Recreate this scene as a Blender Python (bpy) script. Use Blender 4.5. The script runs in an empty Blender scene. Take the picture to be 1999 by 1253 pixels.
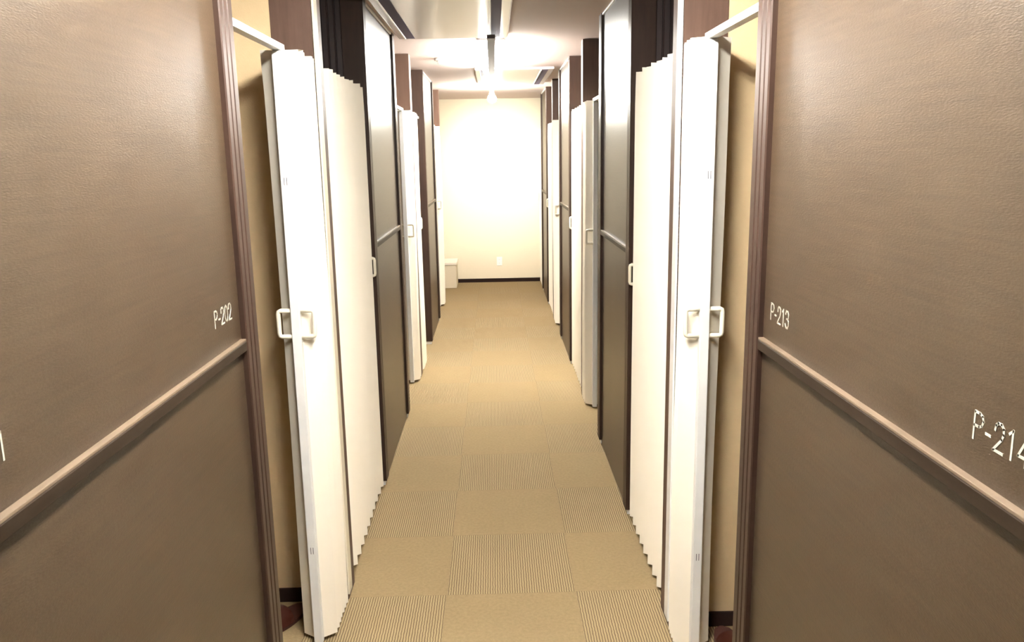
import bpy, bmesh, math, random
from mathutils import Matrix, Vector
random.seed(7)
SC = bpy.context.scene
COL = SC.collection

# ------------------------------------------------------------------ camera
W_PX = 1999.0
F_PX, PITCH, YAW, ROLL, CAM_H = 1578.0, 0.2013, 0.0193, -0.0174, 1.6653
cam_d = bpy.data.cameras.new('camera')
cam_d.sensor_width = 36.0
cam_d.sensor_fit = 'HORIZONTAL'
cam_d.lens = F_PX / W_PX * 36.0
cam_d.clip_start = 0.02
cam = bpy.data.objects.new('camera', cam_d)
COL.objects.link(cam)
fw = Vector((math.sin(YAW) * math.cos(PITCH), math.cos(YAW) * math.cos(PITCH), -math.sin(PITCH)))
rt = Vector((math.cos(YAW), -math.sin(YAW), 0))
up = rt.cross(fw)
r2 = math.cos(ROLL) * rt + math.sin(ROLL) * up
u2 = -math.sin(ROLL) * rt + math.cos(ROLL) * up
m = Matrix((r2, u2, -fw)).transposed().to_4x4()
m.translation = Vector((0, 0, CAM_H))
cam.matrix_world = m
SC.camera = cam

# ------------------------------------------------------------------ view, world, lights
SC.view_settings.view_transform = 'Standard'
SC.view_settings.look = 'None'
SC.view_settings.gamma = 1.0
SC.view_settings.exposure = 2.8
SC.view_settings.use_curve_mapping = False
world = bpy.data.worlds.new('world')
SC.world = world
world.use_nodes = True
world.node_tree.nodes['Background'].inputs[0].default_value = (0.9, 0.88, 0.85, 1)
world.node_tree.nodes['Background'].inputs[1].default_value = 0.05

H = 2.397          # ceiling height
BACK = 10.83       # end wall


TUBE_COL = (0.99, 0.98, 0.92)
BULB_COL = (1.0, 0.97, 0.87)
E_NEAR, E_MID, E_BULB, P_SPOT = 36.0, 38.0, 190.0, 40.0
NEAR_Y = (0.75, 2.10)
MID_Y = (5.36, 6.98)
BULB = Vector((0.0, 8.85, 2.27))
sp = bpy.data.lights.new('spot_light', 'SPOT')
sp.energy = P_SPOT
sp.color = BULB_COL
sp.spot_size = math.radians(68)
sp.spot_blend = 1.0
sp.shadow_soft_size = 0.04
spo = bpy.data.objects.new('spot_light', sp)
spo.location = BULB + Vector((0, 0.085, -0.03))
spo.rotation_euler = (Vector((0.05, BACK, 1.40)) - spo.location).to_track_quat('-Z', 'Y').to_euler()
COL.objects.link(spo)


# ------------------------------------------------------------------ materials
def new_mat(name):
    mt = bpy.data.materials.new(name)
    mt.use_nodes = True
    nt = mt.node_tree
    return mt, nt, nt.nodes, nt.links, nt.nodes['Principled BSDF']


def simple(name, col, rough=0.5, metal=0.0, spec=0.5, noise=0.0, nscale=40.0, bump=0.0, bscale=200.0, emis=None, estr=0.0):
    mt, nt, N, L, b = new_mat(name)
    b.inputs['Base Color'].default_value = (*col, 1)
    b.inputs['Roughness'].default_value = rough
    b.inputs['Metallic'].default_value = metal
    b.inputs['Specular IOR Level'].default_value = spec
    if emis:
        b.inputs['Emission Color'].default_value = (*emis, 1)
        b.inputs['Emission Strength'].default_value = estr
    tc = N.new('ShaderNodeTexCoord')
    if noise:
        n = N.new('ShaderNodeTexNoise')
        n.inputs['Scale'].default_value = nscale
        n.inputs['Detail'].default_value = 4
        L.new(tc.outputs['Object'], n.inputs['Vector'])
        mx = N.new('ShaderNodeMix')
        mx.data_type = 'RGBA'
        mx.inputs[6].default_value = (*[c * (1 - noise) for c in col], 1)
        mx.inputs[7].default_value = (*[min(1, c * (1 + noise)) for c in col], 1)
        L.new(n.outputs['Fac'], mx.inputs[0])
        L.new(mx.outputs[2], b.inputs['Base Color'])
    if bump:
        n = N.new('ShaderNodeTexNoise')
        n.inputs['Scale'].default_value = bscale
        n.inputs['Detail'].default_value = 3
        L.new(tc.outputs['Object'], n.inputs['Vector'])
        bp = N.new('ShaderNodeBump')
        bp.inputs['Strength'].default_value = bump
        bp.inputs['Distance'].default_value = 0.002
        L.new(n.outputs['Fac'], bp.inputs['Height'])
        L.new(bp.outputs['Normal'], b.inputs['Normal'])
    return mt


def wood(name, dark, light, scale, rough, bump=0.15, spec=0.5, bscale=(260, 90, 260)):
    """veneer: streaky grain stretched along one axis, grainy lacquer bump"""
    mt, nt, N, L, b = new_mat(name)
    tc = N.new('ShaderNodeTexCoord')
    mp = N.new('ShaderNodeMapping')
    mp.inputs['Scale'].default_value = scale
    L.new(tc.outputs['Object'], mp.inputs['Vector'])
    n = N.new('ShaderNodeTexNoise')
    n.inputs['Scale'].default_value = 1.0
    n.inputs['Detail'].default_value = 6
    n.inputs['Roughness'].default_value = 0.62
    L.new(mp.outputs[0], n.inputs['Vector'])
    cr = N.new('ShaderNodeValToRGB')
    cr.color_ramp.elements[0].position = 0.3
    cr.color_ramp.elements[0].color = (*dark, 1)
    cr.color_ramp.elements[1].position = 0.72
    cr.color_ramp.elements[1].color = (*light, 1)
    L.new(n.outputs['Fac'], cr.inputs[0])
    L.new(cr.outputs[0], b.inputs['Base Color'])
    b.inputs['Roughness'].default_value = rough
    b.inputs['Specular IOR Level'].default_value = spec
    mp2 = N.new('ShaderNodeMapping')
    mp2.inputs['Scale'].default_value = bscale
    L.new(tc.outputs['Object'], mp2.inputs['Vector'])
    n2 = N.new('ShaderNodeTexNoise')
    n2.inputs['Scale'].default_value = 1.0
    n2.inputs['Detail'].default_value = 2
    L.new(mp2.outputs[0], n2.inputs['Vector'])
    bp = N.new('ShaderNodeBump')
    bp.inputs['Strength'].default_value = bump
    bp.inputs['Distance'].default_value = 0.001
    L.new(n2.outputs['Fac'], bp.inputs['Height'])
    L.new(bp.outputs['Normal'], b.inputs['Normal'])
    return mt


M = {}
M['panel'] = wood('dark_oak_veneer', (0.033, 0.0195, 0.0100), (0.057, 0.036, 0.0200), (60, 5, 150), 0.34, 0.4, 0.7, (420, 130, 520))
M['frame'] = wood('dark_wood_frame', (0.028, 0.015, 0.011), (0.046, 0.025, 0.017), (40, 40, 4), 0.36, 0.1, 0.35)
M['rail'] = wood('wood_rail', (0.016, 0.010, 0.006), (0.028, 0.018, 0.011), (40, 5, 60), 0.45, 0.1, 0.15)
M['rail_lit_top'] = wood('painted_lit_rail_top', (0.10, 0.070, 0.046), (0.16, 0.115, 0.078), (40, 5, 60), 0.4, 0.1, 0.4)  # paler than the rail: light from above put into the colour
M['brownwood'] = wood('mid_brown_wood', (0.075, 0.038, 0.024), (0.110, 0.060, 0.040), (50, 50, 4), 0.5, 0.1)
M['ribwood'] = wood('ribbed_dark_wood', (0.022, 0.011, 0.011), (0.034, 0.018, 0.016), (50, 50, 4), 0.5, 0.1)
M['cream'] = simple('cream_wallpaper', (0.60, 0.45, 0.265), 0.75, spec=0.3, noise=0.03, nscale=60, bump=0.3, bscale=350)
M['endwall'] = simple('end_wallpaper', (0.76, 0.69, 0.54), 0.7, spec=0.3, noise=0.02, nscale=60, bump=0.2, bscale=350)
M['ceil'] = simple('ceiling_paper', (0.60, 0.50, 0.475), 0.7, spec=0.3, noise=0.02, nscale=80, bump=0.25, bscale=300)
M['base'] = simple('dark_baseboard', (0.020, 0.010, 0.008), 0.7, spec=0.15, noise=0.1)
M['pvc'] = simple('ivory_vinyl', (0.90, 0.85, 0.74), 0.5, spec=0.4, noise=0.02, nscale=15, bump=0.15, bscale=120)
M['bar'] = simple('white_lead_bar', (0.74, 0.74, 0.72), 0.4, spec=0.5)
M['track'] = simple('white_track', (0.86, 0.86, 0.84), 0.35)
M['handle'] = simple('ivory_plastic', (0.84, 0.78, 0.64), 0.35)
M['slot'] = simple('dark_slot', (0.06, 0.05, 0.06), 0.6)
M['text'] = simple('silver_lettering', (0.46, 0.44, 0.37), 0.45, metal=0.0)
M['plastic'] = simple('white_plastic', (0.86, 0.86, 0.84), 0.35)
M['acpanel'] = simple('glossy_white_panel', (0.52, 0.46, 0.455), 0.25, spec=0.5)
M['acslot'] = simple('violet_grey_slot', (0.07, 0.045, 0.10), 0.7, spec=0.2)
M['spine'] = simple('grey_spine', (0.10, 0.085, 0.09), 0.6)
M['tube'] = simple('lit_tube', (1, 1, 1), 0.4, emis=TUBE_COL, estr=E_MID)
M['tube_near'] = simple('lit_tube_near', (1, 1, 1), 0.4, emis=TUBE_COL, estr=E_NEAR)
M['bulb'] = simple('lit_bulb', (1, 1, 1), 0.4, emis=BULB_COL, estr=E_BULB)
M['slipper'] = simple('red_brown_leather', (0.08, 0.020, 0.012), 0.3, spec=0.7, noise=0.15, nscale=30)
M['slipper_red'] = simple('bright_red_brown_leather', (0.20, 0.03, 0.02), 0.35, spec=0.6, noise=0.15, nscale=30)
M['sole'] = simple('dark_sole', (0.05, 0.014, 0.010), 0.6)
M['steel'] = simple('steel', (0.55, 0.55, 0.55), 0.3, metal=1.0)


def carpet():
    mt, nt, N, L, b = new_mat('tan_carpet_tiles')

    def math_n(op, a, bb=None, c=None):
        n = N.new('ShaderNodeMath')
        n.operation = op
        for i, v in enumerate((a, bb, c)):
            if v is None:
                continue
            if isinstance(v, (int, float)):
                n.inputs[i].default_value = v
            else:
                L.new(v, n.inputs[i])
        return n.outputs[0]
    geo = N.new('ShaderNodeNewGeometry')
    sx = N.new('ShaderNodeSeparateXYZ')
    L.new(geo.outputs['Position'], sx.inputs[0])
    X, Y = sx.outputs[0], sx.outputs[1]
    u = math_n('DIVIDE', math_n('ADD', X, 0.2155 + 5.0), 0.5)
    v = math_n('DIVIDE', math_n('ADD', Y, -2.868 + 10.0), 0.5)
    fu, fv = math_n('FLOOR', u), math_n('FLOOR', v)
    par = math_n('MODULO', math_n('ADD', fu, fv), 2.0)          # centre column, y 2.868..3.368 -> 10+20 even = striped
    striped = math_n('SUBTRACT', 1.0, par)
    wob = N.new('ShaderNodeTexNoise')          # the loops wander a little
    wob.inputs['Scale'].default_value = 45
    wob.inputs['Detail'].default_value = 2
    L.new(geo.outputs['Position'], wob.inputs['Vector'])
    ph = math_n('MULTIPLY_ADD', wob.outputs['Fac'], 3.2, math_n('MULTIPLY', u, 2 * math.pi * 52))
    st = math_n('MULTIPLY_ADD', math_n('SINE', ph), 0.5, 0.5)
    st = math_n('SMOOTH_MIN', math_n('MULTIPLY', st, 1.3), 1.0, 0.2)
    nz = N.new('ShaderNodeTexNoise')
    nz.inputs['Scale'].default_value = 75
    nz.inputs['Detail'].default_value = 7
    nz.inputs['Roughness'].default_value = 0.75
    L.new(geo.outputs['Position'], nz.inputs['Vector'])
    nb = N.new('ShaderNodeTexNoise')
    nb.inputs['Scale'].default_value = 9
    nb.inputs['Detail'].default_value = 3
    L.new(geo.outputs['Position'], nb.inputs['Vector'])

    def mix(f, a, c):
        n = N.new('ShaderNodeMix')
        n.data_type = 'RGBA'
        if isinstance(f, (int, float)):
            n.inputs[0].default_value = f
        else:
            L.new(f, n.inputs[0])
        for i, q in ((6, a), (7, c)):
            if isinstance(q, tuple):
                n.inputs[i].default_value = (*q, 1)
            else:
                L.new(q, n.inputs[i])
        return n.outputs[2]
    plain = mix(nz.outputs['Fac'], (0.165, 0.118, 0.060), (0.375, 0.283, 0.155))
    stripe = mix(st, (0.110, 0.074, 0.046), (0.385, 0.298, 0.165))
    stripe = mix(0.18, stripe, plain)
    col = mix(striped, plain, stripe)
    # seams: thin slightly darker joints
    fru, frv = math_n('FRACT', u), math_n('FRACT', v)
    eu = math_n('MINIMUM', fru, math_n('SUBTRACT', 1.0, fru))
    ev = math_n('MINIMUM', frv, math_n('SUBTRACT', 1.0, frv))
    seam = math_n('LESS_THAN', math_n('MINIMUM', eu, ev), 0.003)
    col = mix(math_n('MULTIPLY', seam, 0.3), col, (0.16, 0.11, 0.06))
    dirt = math_n('MULTIPLY', nb.outputs['Fac'], 0.22)
    col = mix(dirt, col, (0.20, 0.14, 0.07))
    L.new(col, b.inputs['Base Color'])
    b.inputs['Roughness'].default_value = 0.95
    b.inputs['Specular IOR Level'].default_value = 0.1
    bp = N.new('ShaderNodeBump')
    bp.inputs['Strength'].default_value = 0.5
    bp.inputs['Distance'].default_value = 0.002
    hh = math_n('ADD', math_n('MULTIPLY', nz.outputs['Fac'], 0.6), math_n('MULTIPLY', math_n('MULTIPLY', st, striped), 0.6))
    L.new(hh, bp.inputs['Height'])
    L.new(bp.outputs['Normal'], b.inputs['Normal'])
    return mt


M['carpet'] = carpet()


# ------------------------------------------------------------------ mesh helpers
def box(bm, x0, x1, y0, y1, z0, z1, bev=0.0, seg=2):
    x0, x1 = sorted((x0, x1)); y0, y1 = sorted((y0, y1)); z0, z1 = sorted((z0, z1))
    b2 = bmesh.new()
    vs = [b2.verts.new((x, y, z)) for x in (x0, x1) for y in (y0, y1) for z in (z0, z1)]
    for f in ((0, 1, 3, 2), (4, 6, 7, 5), (0, 4, 5, 1), (2, 3, 7, 6), (0, 2, 6, 4), (1, 5, 7, 3)):
        b2.faces.new([vs[i] for i in f])
    if bev:
        bmesh.ops.bevel(b2, geom=b2.edges[:], offset=bev, segments=seg, affect='EDGES', profile=0.6)
    merge(bm, b2)


def merge(bm, b2):
    me = bpy.data.meshes.new('tmp')
    b2.to_mesh(me)
    b2.free()
    bm.from_mesh(me)
    bpy.data.meshes.remove(me)


def prism(bm, pts, z0, z1, levels=1, warp=None):
    """closed 2-D outline (x, y) pulled up from z0 to z1; warp(x, y, z) -> (x, y)"""
    b2 = bmesh.new()
    rings = []
    for k in range(levels + 1):
        z = z0 + (z1 - z0) * k / levels
        ring = []
        for (x, y) in pts:
            if warp:
                x, y = warp(x, y, z)
            ring.append(b2.verts.new((x, y, z)))
        rings.append(ring)
    n = len(pts)
    for a, c in zip(rings, rings[1:]):
        for i in range(n):
            b2.faces.new((a[i], a[(i + 1) % n], c[(i + 1) % n], c[i]))
    bot = b2.faces.new(rings[0][::-1])
    top = b2.faces.new(rings[-1])
    bmesh.ops.triangulate(b2, faces=[bot, top])
    bmesh.ops.recalc_face_normals(b2, faces=b2.faces[:])
    merge(bm, b2)


def lathe(bm, prof, c, seg=32, axis='Z'):
    """profile [(r, h)] about a vertical axis at c"""
    b2 = bmesh.new()
    rings = []
    for (r, h) in prof:
        if r < 1e-6:
            rings.append([b2.verts.new((c[0], c[1], c[2] + h))])
        else:
            rings.append([b2.verts.new((c[0] + r * math.cos(2 * math.pi * i / seg), c[1] + r * math.sin(2 * math.pi * i / seg), c[2] + h)) for i in range(seg)])
    for a, d in zip(rings, rings[1:]):
        for i in range(seg):
            j = (i + 1) % seg
            if len(a) == 1 and len(d) == 1:
                continue
            if len(a) == 1:
                b2.faces.new((a[0], d[i], d[j]))
            elif len(d) == 1:
                b2.faces.new((a[i], a[j], d[0]))
            else:
                b2.faces.new((a[i], a[j], d[j], d[i]))
    bmesh.ops.recalc_face_normals(b2, faces=b2.faces[:])
    for f in b2.faces:
        f.smooth = True
    merge(bm, b2)


def tube(bm, pts, r, seg=10):
    b2 = bmesh.new()
    rings = []
    P = [Vector(p) for p in pts]
    for i, p in enumerate(P):
        d = (P[min(i + 1, len(P) - 1)] - P[max(i - 1, 0)]).normalized()
        a = d.orthogonal().normalized() if i == 0 else (prev - d * prev.dot(d)).normalized()
        prev = a
        b_ = d.cross(a)
        rings.append([b2.verts.new(p + r * (math.cos(2 * math.pi * k / seg) * a + math.sin(2 * math.pi * k / seg) * b_)) for k in range(seg)])
    for a, d in zip(rings, rings[1:]):
        for k in range(seg):
            b2.faces.new((a[k], a[(k + 1) % seg], d[(k + 1) % seg], d[k]))
    b2.faces.new(rings[0][::-1]); b2.faces.new(rings[-1])
    bmesh.ops.recalc_face_normals(b2, faces=b2.faces[:])
    for f in b2.faces:
        f.smooth = len(f.verts) == 4
    merge(bm, b2)


def obj(name, bm, mat, parent=None, label=None):
    me = bpy.data.meshes.new(name)
    bm.to_mesh(me)
    bm.free()
    me.materials.append(mat)
    o = bpy.data.objects.new(name, me)
    COL.objects.link(o)
    if parent:
        o.parent = parent
        p, off = parent, Vector((0, 0, 0))
        while p:
            off += p.location
            p = p.parent
        o.location = -off
    if label:
        o['label'] = label
    return o


def thing(name, label, cat, loc=(0, 0, 0), group=None):
    o = bpy.data.objects.new(name, None)
    o.empty_display_size = 0.1
    COL.objects.link(o)
    o.location = loc
    o['label'] = label
    o['category'] = cat
    o['kind'] = 'thing'
    if group:
        o['group'] = group
    return o


def struct(name, bm, mat, parent=None):
    o = obj(name, bm, mat, parent)
    o['kind'] = 'structure'
    return o


# ------------------------------------------------------------------ layout (metres)
WX = 0.60                       # corridor half width at the panels
FX = 0.586                      # front of the frame mouldings
OUT = 2.5                       # outer wall of the cubicles
PANELS_L = [(0.55, 1.955), (3.95, 5.155), (7.17, 8.33)]
PANELS_R = [(0.45, 1.857), (3.53, 4.58), (6.35, 7.36), (9.08, 10.12)]
POSTS_L = [(2.86, 2.985), (6.07, 6.19), (9.27, 9.36)]
POSTS_R = [(2.62, 2.745), (5.45, 5.54), (8.20, 8.30)]
REAR = -1.6

# shell
bm = bmesh.new(); box(bm, -OUT - 0.1, OUT + 0.1, REAR - 0.1, BACK + 0.1, -0.1, 0.0); struct('floor', bm, M['carpet'])
bm = bmesh.new(); box(bm, -OUT - 0.1, OUT + 0.1, REAR - 0.1, BACK + 0.1, H, H + 0.1); struct('ceiling', bm, M['ceil'])
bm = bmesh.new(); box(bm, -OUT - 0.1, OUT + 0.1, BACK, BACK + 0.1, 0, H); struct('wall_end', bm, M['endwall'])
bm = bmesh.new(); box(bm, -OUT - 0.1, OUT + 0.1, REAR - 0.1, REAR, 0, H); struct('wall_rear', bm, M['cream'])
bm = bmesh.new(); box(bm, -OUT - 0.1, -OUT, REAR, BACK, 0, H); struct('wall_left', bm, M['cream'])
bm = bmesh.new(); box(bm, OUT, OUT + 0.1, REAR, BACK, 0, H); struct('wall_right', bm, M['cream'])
bm = bmesh.new(); box(bm, -0.66, -WX, REAR, 0.55, 0, H); struct('wall_corridor_left', bm, M['panel'])
bm = bmesh.new(); box(bm, WX, 0.66, REAR, 0.45, 0, H); struct('wall_corridor_right', bm, M['panel'])
bm = bmesh.new(); box(bm, -OUT, WX + 0.0, BACK - 0.012, BACK, 0, 0.05, 0.002); struct('baseboard_end', bm, M['base'])


# ------------------------------------------------------------------ partition panels
def frame_outline(s, y0, y1, xb):
    """plan outline of a reeded frame moulding; two shallow grooves on its corridor face"""
    w = y1 - y0
    g = 0.0035
    pts = [(xb, y0), (FX + 0.003, y0), (FX, y0 + 0.003)]
    for f in (0.30, 0.62):
        c = y0 + w * f
        pts += [(FX, c - 0.005), (FX + g, c - 0.002), (FX + g, c + 0.002), (FX, c + 0.005)]
    pts += [(FX, y1 - 0.003), (FX + 0.003, y1), (xb, y1)]
    return [(s * x, y) for x, y in pts]


GLYPHS = {
    'P': [[(0, 0), (0, 1), (.55, 1), (.85, .93), (1, .76), (.85, .58), (.55, .5), (0, .5)]],
    '-': [[(0, .4), (.5, .4)]],
    '0': [[(.5, 0), (.82, .1), (.98, .32), (1, .5), (.98, .68), (.82, .9), (.5, 1), (.18, .9), (.02, .68), (0, .5), (.02, .32), (.18, .1), (.5, 0)]],
    '1': [[(.15, .84), (.5, 1), (.5, 0)]],
    '2': [[(.04, .72), (.1, .9), (.3, 1), (.65, 1), (.92, .88), (.95, .68), (.8, .48), (0, .0), (1, .0)]],
    '3': [[(.05, .82), (.25, 1), (.7, 1), (.95, .85), (.92, .64), (.7, .54), (.4, .54)], [(.7, .54), (.97, .42), (1, .2), (.75, .02), (.3, 0), (.0, .2)]],
    '4': [[(.75, 0), (.75, 1), (0, .28), (1, .28)]],
}


def lettering(bm, text, s, y_start, z0, h=0.035):
    """thin stroke lettering laid on the panel face, reading left to right from the corridor"""
    dirn = 1 if s < 0 else -1
    wd = 0.0185
    t = 0.0035
    pen = 0.0
    for ch in text:
        cw = wd * (0.55 if ch == '-' else (0.8 if ch == '1' else 1.0))
        for st in GLYPHS[ch]:
            pts = [(pen + px * wd, z0 + pz * h) for px, pz in st]
            for (a, c) in zip(pts, pts[1:]):
                va, vc = Vector(a), Vector(c)
                d = (vc - va).normalized()
                n = Vector((-d.y, d.x)) * t / 2
                e = d * t * 0.4
                q = [va - e + n, va - e - n, vc + e - n, vc + e + n]
                b2 = bmesh.new()
                fr = [b2.verts.new((s * (WX - 0.0006), y_start + dirn * p.x, p.y)) for p in q]
                bk = [b2.verts.new((s * (WX + 0.0004), y_start + dirn * p.x, p.y)) for p in q]
                b2.faces.new(fr)
                b2.faces.new(bk[::-1])
                for i in range(4):
                    b2.faces.new((fr[i], fr[(i + 1) % 4], bk[(i + 1) % 4], bk[i]))
                bmesh.ops.recalc_face_normals(b2, faces=b2.faces[:])
                merge(bm, b2)
        pen += cw + 0.0065


def panel(s, y0, y1, label, numbers=()):
    t = thing('partition_panel', label, 'partition panel', (s * 0.64, (y0 + y1) / 2, 0), 'wood partition panels along the corridor')
    FW = 0.09
    bm = bmesh.new(); box(bm, s * WX, s * 0.66, y0 + FW - 0.004, y1 - FW + 0.004, 0.002, H - 0.001)
    obj('board', bm, M['panel'], t)
    for a, c in ((y0, y0 + FW), (y1 - FW, y1)):
        bm = bmesh.new(); prism(bm, frame_outline(s, a, c, 0.69), 0.028, H - 0.001)
        f = obj('frame_post', bm, M['frame'], t)
        bm = bmesh.new(); box(bm, s * (FX + 0.010), s * 0.68, a + 0.012, c - 0.012, 0.001, 0.0285)
        obj('foot', bm, M['plastic'], f)
    # horizontal rail: bevelled top edge, stops just short of the frames
    b0, b1 = y0 + FW + 0.004, y1 - FW - 0.004
    b2 = bmesh.new()
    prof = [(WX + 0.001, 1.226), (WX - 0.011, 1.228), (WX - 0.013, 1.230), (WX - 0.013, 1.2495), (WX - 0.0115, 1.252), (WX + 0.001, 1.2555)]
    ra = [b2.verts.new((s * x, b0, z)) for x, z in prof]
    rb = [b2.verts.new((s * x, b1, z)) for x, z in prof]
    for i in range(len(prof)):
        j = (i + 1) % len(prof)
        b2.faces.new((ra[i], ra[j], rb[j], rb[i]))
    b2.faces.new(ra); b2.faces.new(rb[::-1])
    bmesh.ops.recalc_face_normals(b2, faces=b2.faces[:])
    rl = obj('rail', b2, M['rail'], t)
    bm = bmesh.new(); box(bm, s * (WX - 0.0125), s * (WX + 0.001), b0, b1, 1.2515, 1.2565, 0.001)  # thin added strip, its pale colour stands for the lit rail top
    obj('lit_top_edge', bm, M['rail_lit_top'], rl, 'top edge of the rail, painted pale as if lit from above')
    bm = bmesh.new(); box(bm, s * (WX - 0.010), s * (WX + 0.001), y0 + 0.092, y1 - 0.092, H - 0.012, H - 0.001, 0.002)
    obj('ceiling_bead', bm, M['plastic'], t, 'pale bead along the ceiling')
    for text, ys in numbers:
        bm = bmesh.new(); lettering(bm, text, s, ys, 1.306 if s > 0 else 1.316)
        obj('room_number', bm, M['text'], t, 'silver room number ' + text)
    return t


panel(-1, *PANELS_L[0], 'nearest dark wood partition panel on the left, lettered P-202', [('P-201', 0.838), ('P-202', 1.700)])
panel(-1, *PANELS_L[1], 'second dark wood partition panel on the left, between two pairs of folding doors')
panel(-1, *PANELS_L[2], 'farthest narrow-looking dark wood partition panel on the left side')
panel(1, *PANELS_R[0], 'nearest dark wood partition panel on the right, lettered P-213 and P-214', [('P-214', 0.960), ('P-213', 1.722)])
panel(1, *PANELS_R[1], 'second dark wood partition panel on the right, with bright reflection near its top')
panel(1, *PANELS_R[2], 'third dark wood partition panel on the right, beyond the half folded grey-white door')
panel(1, *PANELS_R[3], 'farthest dark wood partition panel on the right, next to the last door')

# ------------------------------------------------------------------ cross walls of the cubicles
n_trim = 0


def trim(bm, mat):
    global n_trim
    n_trim += 1
    return struct('trim_%d' % n_trim, bm, mat)


for s, posts, side in ((-1, POSTS_L, 'left'), (1, POSTS_R, 'right')):
    for k, (a, c) in enumerate(posts):
        wa = 2.857 if (s < 0 and k == 0) else (2.612 if (s > 0 and k == 0) else a)
        # slim brown post on the corridor side, then a wood-clad strip, then cream paper
        bm = bmesh.new(); box(bm, s * 0.592, s * 0.735, wa, c, 0.0, H - 0.001, 0.002)
        trim(bm, M['brownwood'])
        bm = bmesh.new(); box(bm, s * 0.735, s * OUT, wa + 0.002, c - 0.002, 0, H)
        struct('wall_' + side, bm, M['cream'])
        bm = bmesh.new(); box(bm, s * 0.737, s * OUT, wa - 0.008, wa + 0.003, 0, 0.055, 0.002)
        struct('baseboard_' + side, bm, M['base'])
for s, pans, side in ((-1, PANELS_L, 'left'), (1, PANELS_R, 'right')):
    for (a, c) in pans:
        for (p, q, f) in ((a + 0.004, a + 0.05, -1), (c - 0.05, c - 0.004, 1)):
            bm = bmesh.new()
            # ribbed dark wood cladding, ribs 3 cm wide
            pts = []
            yf = p if f < 0 else q
            yb = q if f < 0 else p
            x = 0.69
            pts.append((s * x, yb))
            while x < 1.6:
                pts += [(s * x, yf - f * 0.005), (s * (x + 0.004), yf), (s * (x + 0.026), yf), (s * (x + 0.030), yf - f * 0.005)]
                x += 0.032
            pts.append((s * OUT, yf)); pts.append((s * OUT, yb))
            prism(bm, pts, 0, H)
            struct('wall_' + side, bm, M['ribwood'])


# ------------------------------------------------------------------ folding doors
CX = 0.645            # centre line of the doors
DT = 1.994            # top of the curtain


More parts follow.
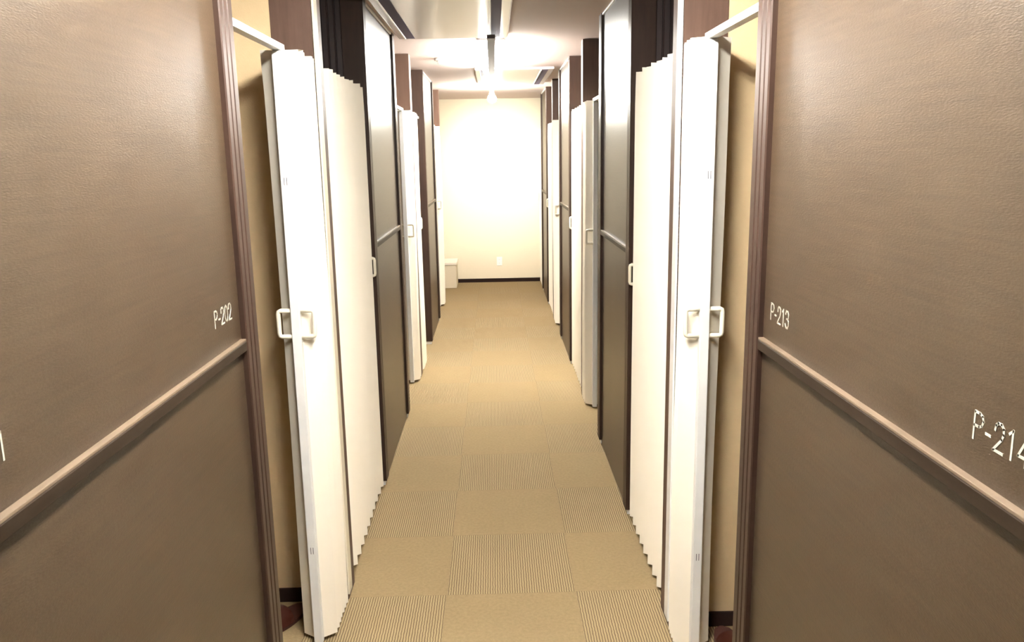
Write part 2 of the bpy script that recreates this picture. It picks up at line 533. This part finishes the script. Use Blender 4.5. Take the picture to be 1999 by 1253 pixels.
def folding_door(s, y_lead, y_post, label, closed, opening, amp=0.010, seed=0, marks=False):
    """double-skinned accordion door; the lead bar is at y_lead, the fixed jamb at y_post"""
    rnd = random.Random(seed)
    d = 1 if y_post > y_lead else -1
    L = abs(y_post - y_lead)
    t = thing('accordion_door', label, 'folding door', (s * CX, (y_lead + y_post) / 2, 0), 'accordion folding doors along the corridor')
    # plan outline
    if closed:
        n = max(2, round((L - 0.05) / 0.086))
        base, a = 0.037, amp
        lead_in = 0.03
    else:
        n = max(4, round((L - 0.10) / 0.030))
        base, a = 0.053, 0.007
        lead_in = 0.055
    outer = [(0.012, 0.022)]
    st = (L - lead_in - 0.018) / n
    for k in range(n):
        y = lead_in + k * st
        if closed:                       # the broad face of every pleat turns to the far end
            outer.append((base + a + rnd.uniform(-1, 1) * 0.001, y))
            outer.append((base - a, y + st * 0.16))
        else:
            outer.append((base + a + rnd.uniform(-1, 1) * 0.002, y))
            outer.append((base - a, y + st * (0.80 if closed else 0.5)))
    outer.append((base, L - 0.018))
    inner = [(-u, v) for u, v in outer][::-1]
    pts = outer + inner
    # u > 0 is towards the corridor: x = s*(CX - u)
    ph = rnd.uniform(0, 6)
    sway = 0.003 if closed else 0.005

    def warp(u, v, z):
        k = v / L
        w = sway * math.sin(ph + z * 2.6 + v * 5) * math.sin(math.pi * min(1, max(0, k)))
        w += (0.004 * math.sin(v * 60 + z) * (z - 1.9) / 0.1 if z > 1.9 else 0)
        return (s * (CX - u - w), y_lead + d * v)
    zb = 0.018
    bm = bmesh.new()
    b2 = bmesh.new()
    rings = []
    lev = 16
    for k in range(lev + 1):
        z = zb + (DT - zb) * k / lev
        ring = []
        for (u, v) in pts:
            x, y = warp(u, v, z)
            zt = 0.0045 * math.sin(v * 38 + ph) if k == lev else 0
            ring.append(b2.verts.new((x, y, z + zt)))
        rings.append(ring)
    n2 = len(pts)
    for a_, c_ in zip(rings, rings[1:]):
        for i in range(n2):
            b2.faces.new((a_[i], a_[(i + 1) % n2], c_[(i + 1) % n2], c_[i]))
    fb = b2.faces.new(rings[0][::-1]); ft = b2.faces.new(rings[-1])
    bmesh.ops.triangulate(b2, faces=[fb, ft])
    bmesh.ops.recalc_face_normals(b2, faces=b2.faces[:])
    merge(bm, b2)
    obj('pleated_curtain', bm, M['pvc'], t)
    # lead bar, with the two screw slots it shows near top and bottom
    bm = bmesh.new()
    box(bm, s * (CX - 0.015), s * (CX + 0.015), y_lead, y_lead + d * 0.026, 0.008, DT - 0.006, 0.003)
    lb = obj('lead_bar', bm, M['bar'], t, 'pale grey lead bar')
    if marks:
        for zc in (1.60, 0.36):
            for q in (-0.004, 0.004):
                bm = bmesh.new()
                box(bm, s * (CX + q - 0.0009), s * (CX + q + 0.0009), y_lead - d * 0.0006, y_lead + d * 0.004, zc - 0.012, zc + 0.012)
                obj('screw_slot', bm, M['slot'], lb)
    # handles: one U grip on each side of the bar
    for side, w in ((1, 'corridor'), (-1, 'room')):
        bm = bmesh.new()
        x0 = CX - side * 0.012
        x1 = CX - side * 0.057
        yy = y_lead + d * 0.013
        z0, z1 = 1.105, 1.19
        P = [(s * x0, yy, z1), (s * (x1 + side * 0.008), yy, z1), (s * (x1 + side * 0.002), yy, z1 - 0.003), (s * x1, yy, z1 - 0.010),
             (s * x1, yy, z0 + 0.010), (s * (x1 + side * 0.002), yy, z0 + 0.003), (s * (x1 + side * 0.008), yy, z0), (s * x0, yy, z0)]
        tube(bm, P, 0.0075, 10)
        obj('handle', bm, M['handle'], t)
    # fixed jamb strip at the post
    bm = bmesh.new()
    box(bm, s * (CX - 0.044), s * (CX + 0.044), y_post - d * 0.02, y_post - d * 0.001, 0.004, DT + 0.002, 0.003)
    obj('jamb_strip', bm, M['pvc'], t)
    # overhead track across the opening
    bm = bmesh.new()
    if closed:       # hidden inside the top pleats
        box(bm, s * (CX - 0.013), s * (CX + 0.013), opening[0] + 0.002, opening[1] - 0.022, DT - 0.019, DT - 0.007, 0.002)
    else:
        ya, yb = (opening[0] + 0.002, y_lead + 0.05) if d > 0 else (y_lead - 0.05, opening[1] - 0.002)
        box(bm, s * (CX - 0.014), s * (CX + 0.014), ya, yb, DT - 0.004, DT + 0.016, 0.002)
    obj('track', bm, M['track'], t, 'white overhead track')
    return t


folding_door(-1, 2.555, 2.855, 'half folded ivory accordion door on the left, first door past the panel lettered P-202', False, (1.955, 2.855), seed=1, marks=True)
folding_door(-1, 3.935, 2.990, 'closed ivory accordion door on the left with its pleated hem showing', True, (2.99, 3.95), seed=2)
folding_door(-1, 5.885, 6.070, 'folded accordion door on the left, its grey lead bar facing out beyond the second panel', False, (5.16, 6.07), seed=3)
folding_door(-1, 6.560, 6.190, 'folded white accordion door on the left, just before the farthest left panel', False, (6.19, 7.165), seed=4)
folding_door(-1, 9.060, 9.270, 'farthest folded accordion door on the left, close to the end wall', False, (8.33, 9.27), seed=5)
folding_door(1, 2.440, 2.610, 'half folded ivory accordion door on the right, first door past the panel lettered P-213', False, (1.86, 2.610), seed=6, marks=True)
folding_door(1, 3.515, 2.750, 'closed ivory accordion door on the right with its pleated hem showing', True, (2.75, 3.53), seed=7)
folding_door(1, 5.180, 5.450, 'folded accordion door on the right with grey lead bar, past the second right panel', False, (4.585, 5.45), seed=8)
folding_door(1, 6.330, 5.540, 'closed white accordion door on the right, just before the third right panel', True, (5.54, 6.35), seed=9)
folding_door(1, 7.870, 8.200, 'folded pale accordion door on the right, past the third right panel', False, (7.365, 8.20), seed=10)
folding_door(1, 9.060, 8.300, 'closed white accordion door on the right, just before the farthest right panel', True, (8.30, 9.08), seed=11)
folding_door(1, 10.800, 10.130, 'last closed white accordion door on the right, touching the end wall', True, (10.125, 10.825), seed=12)

# pale fixed jamb strips standing on the posts at full height (both nearest posts)
bm = bmesh.new(); box(bm, -0.598, -0.588, 2.857, 2.915, 0.02, H - 0.002, 0.002); trim(bm, M['handle'])
bm = bmesh.new(); box(bm, 0.598, 0.588, 2.612, 2.668, 0.02, H - 0.002, 0.002); trim(bm, M['track'])


# ------------------------------------------------------------------ ceiling things
def air_conditioner(x0, x1, y0, y1, label):
    t = thing('air_conditioner', label, 'air conditioner', ((x0 + x1) / 2, (y0 + y1) / 2, H), 'ceiling air conditioner cassettes')
    zb = H - 0.022
    bm = bmesh.new(); box(bm, x0, x1, y0, y1, zb, H - 0.0005, 0.008, 3)
    obj('cover_panel', bm, M['acpanel'], t)
    w = x1 - x0
    for xa, sg in ((x0 + 0.075, 1), (x1 - 0.075, -1)):
        bm = bmesh.new(); box(bm, xa - 0.026, xa + 0.026, y0 + 0.05, y1 - 0.035, zb - 0.0015, zb + 0.004)
        f = obj('air_slot', bm, M['acslot'], t, 'dark air outlet slot')
        bm = bmesh.new(); box(bm, xa - 0.036, xa - 0.028, y0 + 0.05, y1 - 0.035, zb - 0.005, zb + 0.004, 0.001)
        obj('slot_lip', bm, M['plastic'], f)
    return t


air_conditioner(-0.56, 0.105, 3.3, 5.20, 'ceiling air conditioner cassette nearest the camera, glossy white with dark slots')
air_conditioner(-0.14, 0.53, 7.06, 8.55, 'farther ceiling air conditioner cassette in front of the glowing bulb')


def tube_light(y0, y1, label, mat):
    t = thing('ceiling_light', label, 'ceiling light', (0, (y0 + y1) / 2, H), 'twin tube ceiling lights')
    bm = bmesh.new()
    box(bm, -0.088, 0.088, y0, y1, H - 0.014, H - 0.001, 0.003)
    obj('housing', bm, M['plastic'], t)
    for sx in (-1, 1):
        bm = bmesh.new(); tube(bm, [(sx * 0.052, y0 + 0.03, H - 0.050), (sx * 0.052, y1 - 0.03, H - 0.050)], 0.016, 16)
        obj('tube', bm, mat, t, 'lit fluorescent tube')
    return t


tube_light(*MID_Y, 'lit twin tube ceiling light between the two air conditioner cassettes', M['tube'])
tube_light(*NEAR_Y, 'lit twin tube ceiling light over the nearest pair of panels', M['tube_near'])
# grey spine hung beneath the far light
t = thing('lighting_rail', 'grey hanging lighting rail along the ceiling centre under the lit tubes', 'rail', (0, 5.9, H))
bm = bmesh.new(); box(bm, -0.022, 0.026, 4.80, 7.02, 2.318, 2.340, 0.003)
obj('rail', bm, M['spine'], t)
for yy in (5.27, 7.0):
    bm = bmesh.new(); tube(bm, [(0.002, yy, 2.335), (0.002, yy, H - 0.001)], 0.004, 8)
    obj('hanger', bm, M['steel'], t)

# bulb
t = thing('spotlight', 'glowing spotlight bulb hanging from the ceiling near the end wall', 'lamp', (BULB.x, BULB.y, H))
bm = bmesh.new(); lathe(bm, [(0, 0), (0.06, 0), (0.06, -0.014), (0.055, -0.02), (0, -0.02)], (BULB.x, BULB.y, H - 0.0005))
obj('base', bm, M['plastic'], t)
bm = bmesh.new(); lathe(bm, [(0, 0), (0.022, 0), (0.024, -0.05), (0.03, -0.06), (0, -0.06)], (BULB.x, BULB.y, H - 0.02))
obj('socket', bm, M['plastic'], t)
bm = bmesh.new()
lathe(bm, [(0.0, 0.055), (0.016, 0.052), (0.024, 0.035), (0.040, 0.015), (0.048, -0.008), (0.044, -0.028), (0.030, -0.044), (0.012, -0.052), (0, -0.053)], BULB)
obj('bulb', bm, M['bulb'], t, 'glowing bulb')

# smoke detector
t = thing('smoke_detector', 'round white smoke detector on the ceiling left of the tube light', 'smoke detector', (-0.375, 6.40, H))
bm = bmesh.new(); lathe(bm, [(0, 0), (0.055, 0), (0.056, -0.012), (0.050, -0.018), (0, -0.018)], (-0.375, 6.40, H - 0.0005))
obj('base', bm, M['plastic'], t)
bm = bmesh.new(); lathe(bm, [(0, 0), (0.036, 0), (0.034, -0.012), (0.026, -0.022), (0, -0.024)], (-0.375, 6.40, H - 0.018))
obj('sensor_cap', bm, M['plastic'], t)

# ------------------------------------------------------------------ end wall things
t = thing('wall_outlet', 'small white outlet plate low on the end wall', 'outlet', (0.054, BACK, 0.28))
bm = bmesh.new(); box(bm, 0.018, 0.090, BACK - 0.008, BACK - 0.0005, 0.222, 0.340, 0.003)
obj('cover_plate', bm, M['plastic'], t)
for zz in (0.305, 0.255):
    bm = bmesh.new(); box(bm, 0.036, 0.072, BACK - 0.011, BACK - 0.006, zz - 0.014, zz + 0.014, 0.002)
    so = obj('socket', bm, M['plastic'], t)
    bm = bmesh.new()
    for q in (-0.006, 0.006):
        box(bm, 0.054 + q - 0.001, 0.054 + q + 0.001, BACK - 0.0115, BACK - 0.0095, zz - 0.005, zz + 0.005)
    obj('slots', bm, M['slot'], so)

t = thing('storage_box', 'low cream box on the floor in the far left corner by the end wall', 'box', (-0.70, 10.55, 0))
bm = bmesh.new(); box(bm, -0.90, -0.508, 10.36, 10.78, 0.001, 0.30, 0.005)
obj('body', bm, M['endwall'], t)
bm = bmesh.new(); box(bm, -0.91, -0.498, 10.35, 10.79, 0.30, 0.335, 0.006)
obj('lid', bm, M['pvc'], t)


# ------------------------------------------------------------------ slippers inside the two open cubicles
def slipper(x, y, rz, mat, label, group):
    t = thing('slipper', label, 'slipper', (x, y, 0), group)
    t.rotation_euler = (0, 0, rz)

    def half_w(v):                       # half width along the sole, v 0 heel .. 1 toe
        return 0.032 + 0.017 * math.sin(math.pi * min(1, v * 0.9 + 0.1)) ** 0.8 if 0 < v < 1 else 0.012
    Ls = 0.26
    n = 18
    outl = []
    for k in range(n + 1):
        v = k / n
        w = half_w(v) * (math.sin(math.pi * min(1, max(0, v * 0.94 + 0.03))) ** 0.35)
        outl.append((w, (v - 0.5) * Ls))
    pts = outl + [(-a, b) for a, b in outl[::-1]]
    bm = bmesh.new(); prism(bm, pts, 0.001, 0.016)
    o = obj('sole', bm, M['sole'], t); o.location = (0, 0, 0)
    b2 = bmesh.new()
    rows = []
    for k in range(9):                   # upper: arched shell over the front half
        v = 0.42 + 0.56 * k / 8
        w = half_w(v) * (math.sin(math.pi * min(1, v * 0.94 + 0.03)) ** 0.35) + 0.002
        h = 0.052 * (1 - 0.72 * ((v - 0.42) / 0.56) ** 1.6)
        rows.append([b2.verts.new((w * math.cos(a * math.pi / 10), (v - 0.5) * Ls, 0.014 + h * math.sin(a * math.pi / 10) ** 0.8)) for a in range(11)])
    for a, c in zip(rows, rows[1:]):
        for i in range(10):
            f = b2.faces.new((a[i], a[i + 1], c[i + 1], c[i])); f.smooth = True
    bmesh.ops.solidify(b2, geom=b2.faces[:], thickness=0.003)
    o = obj('upper', b2, mat, t); o.location = (0, 0, 0)
    return t


slipper(-0.815, 2.70, math.radians(150), M['slipper'], 'red-brown slipper nearer the opening in the left cubicle', 'slippers in the left cubicle')
slipper(-0.955, 2.70, math.radians(172), M['slipper'], 'red-brown slipper farther inside the left cubicle', 'slippers in the left cubicle')
slipper(0.905, 2.42, math.radians(180), M['slipper_red'], 'bright red slipper nearer the frame in the right cubicle', 'slippers in the right cubicle')
slipper(0.775, 2.455, math.radians(180), M['slipper'], 'dark brown slipper beside the folded door in the right cubicle', 'slippers in the right cubicle')
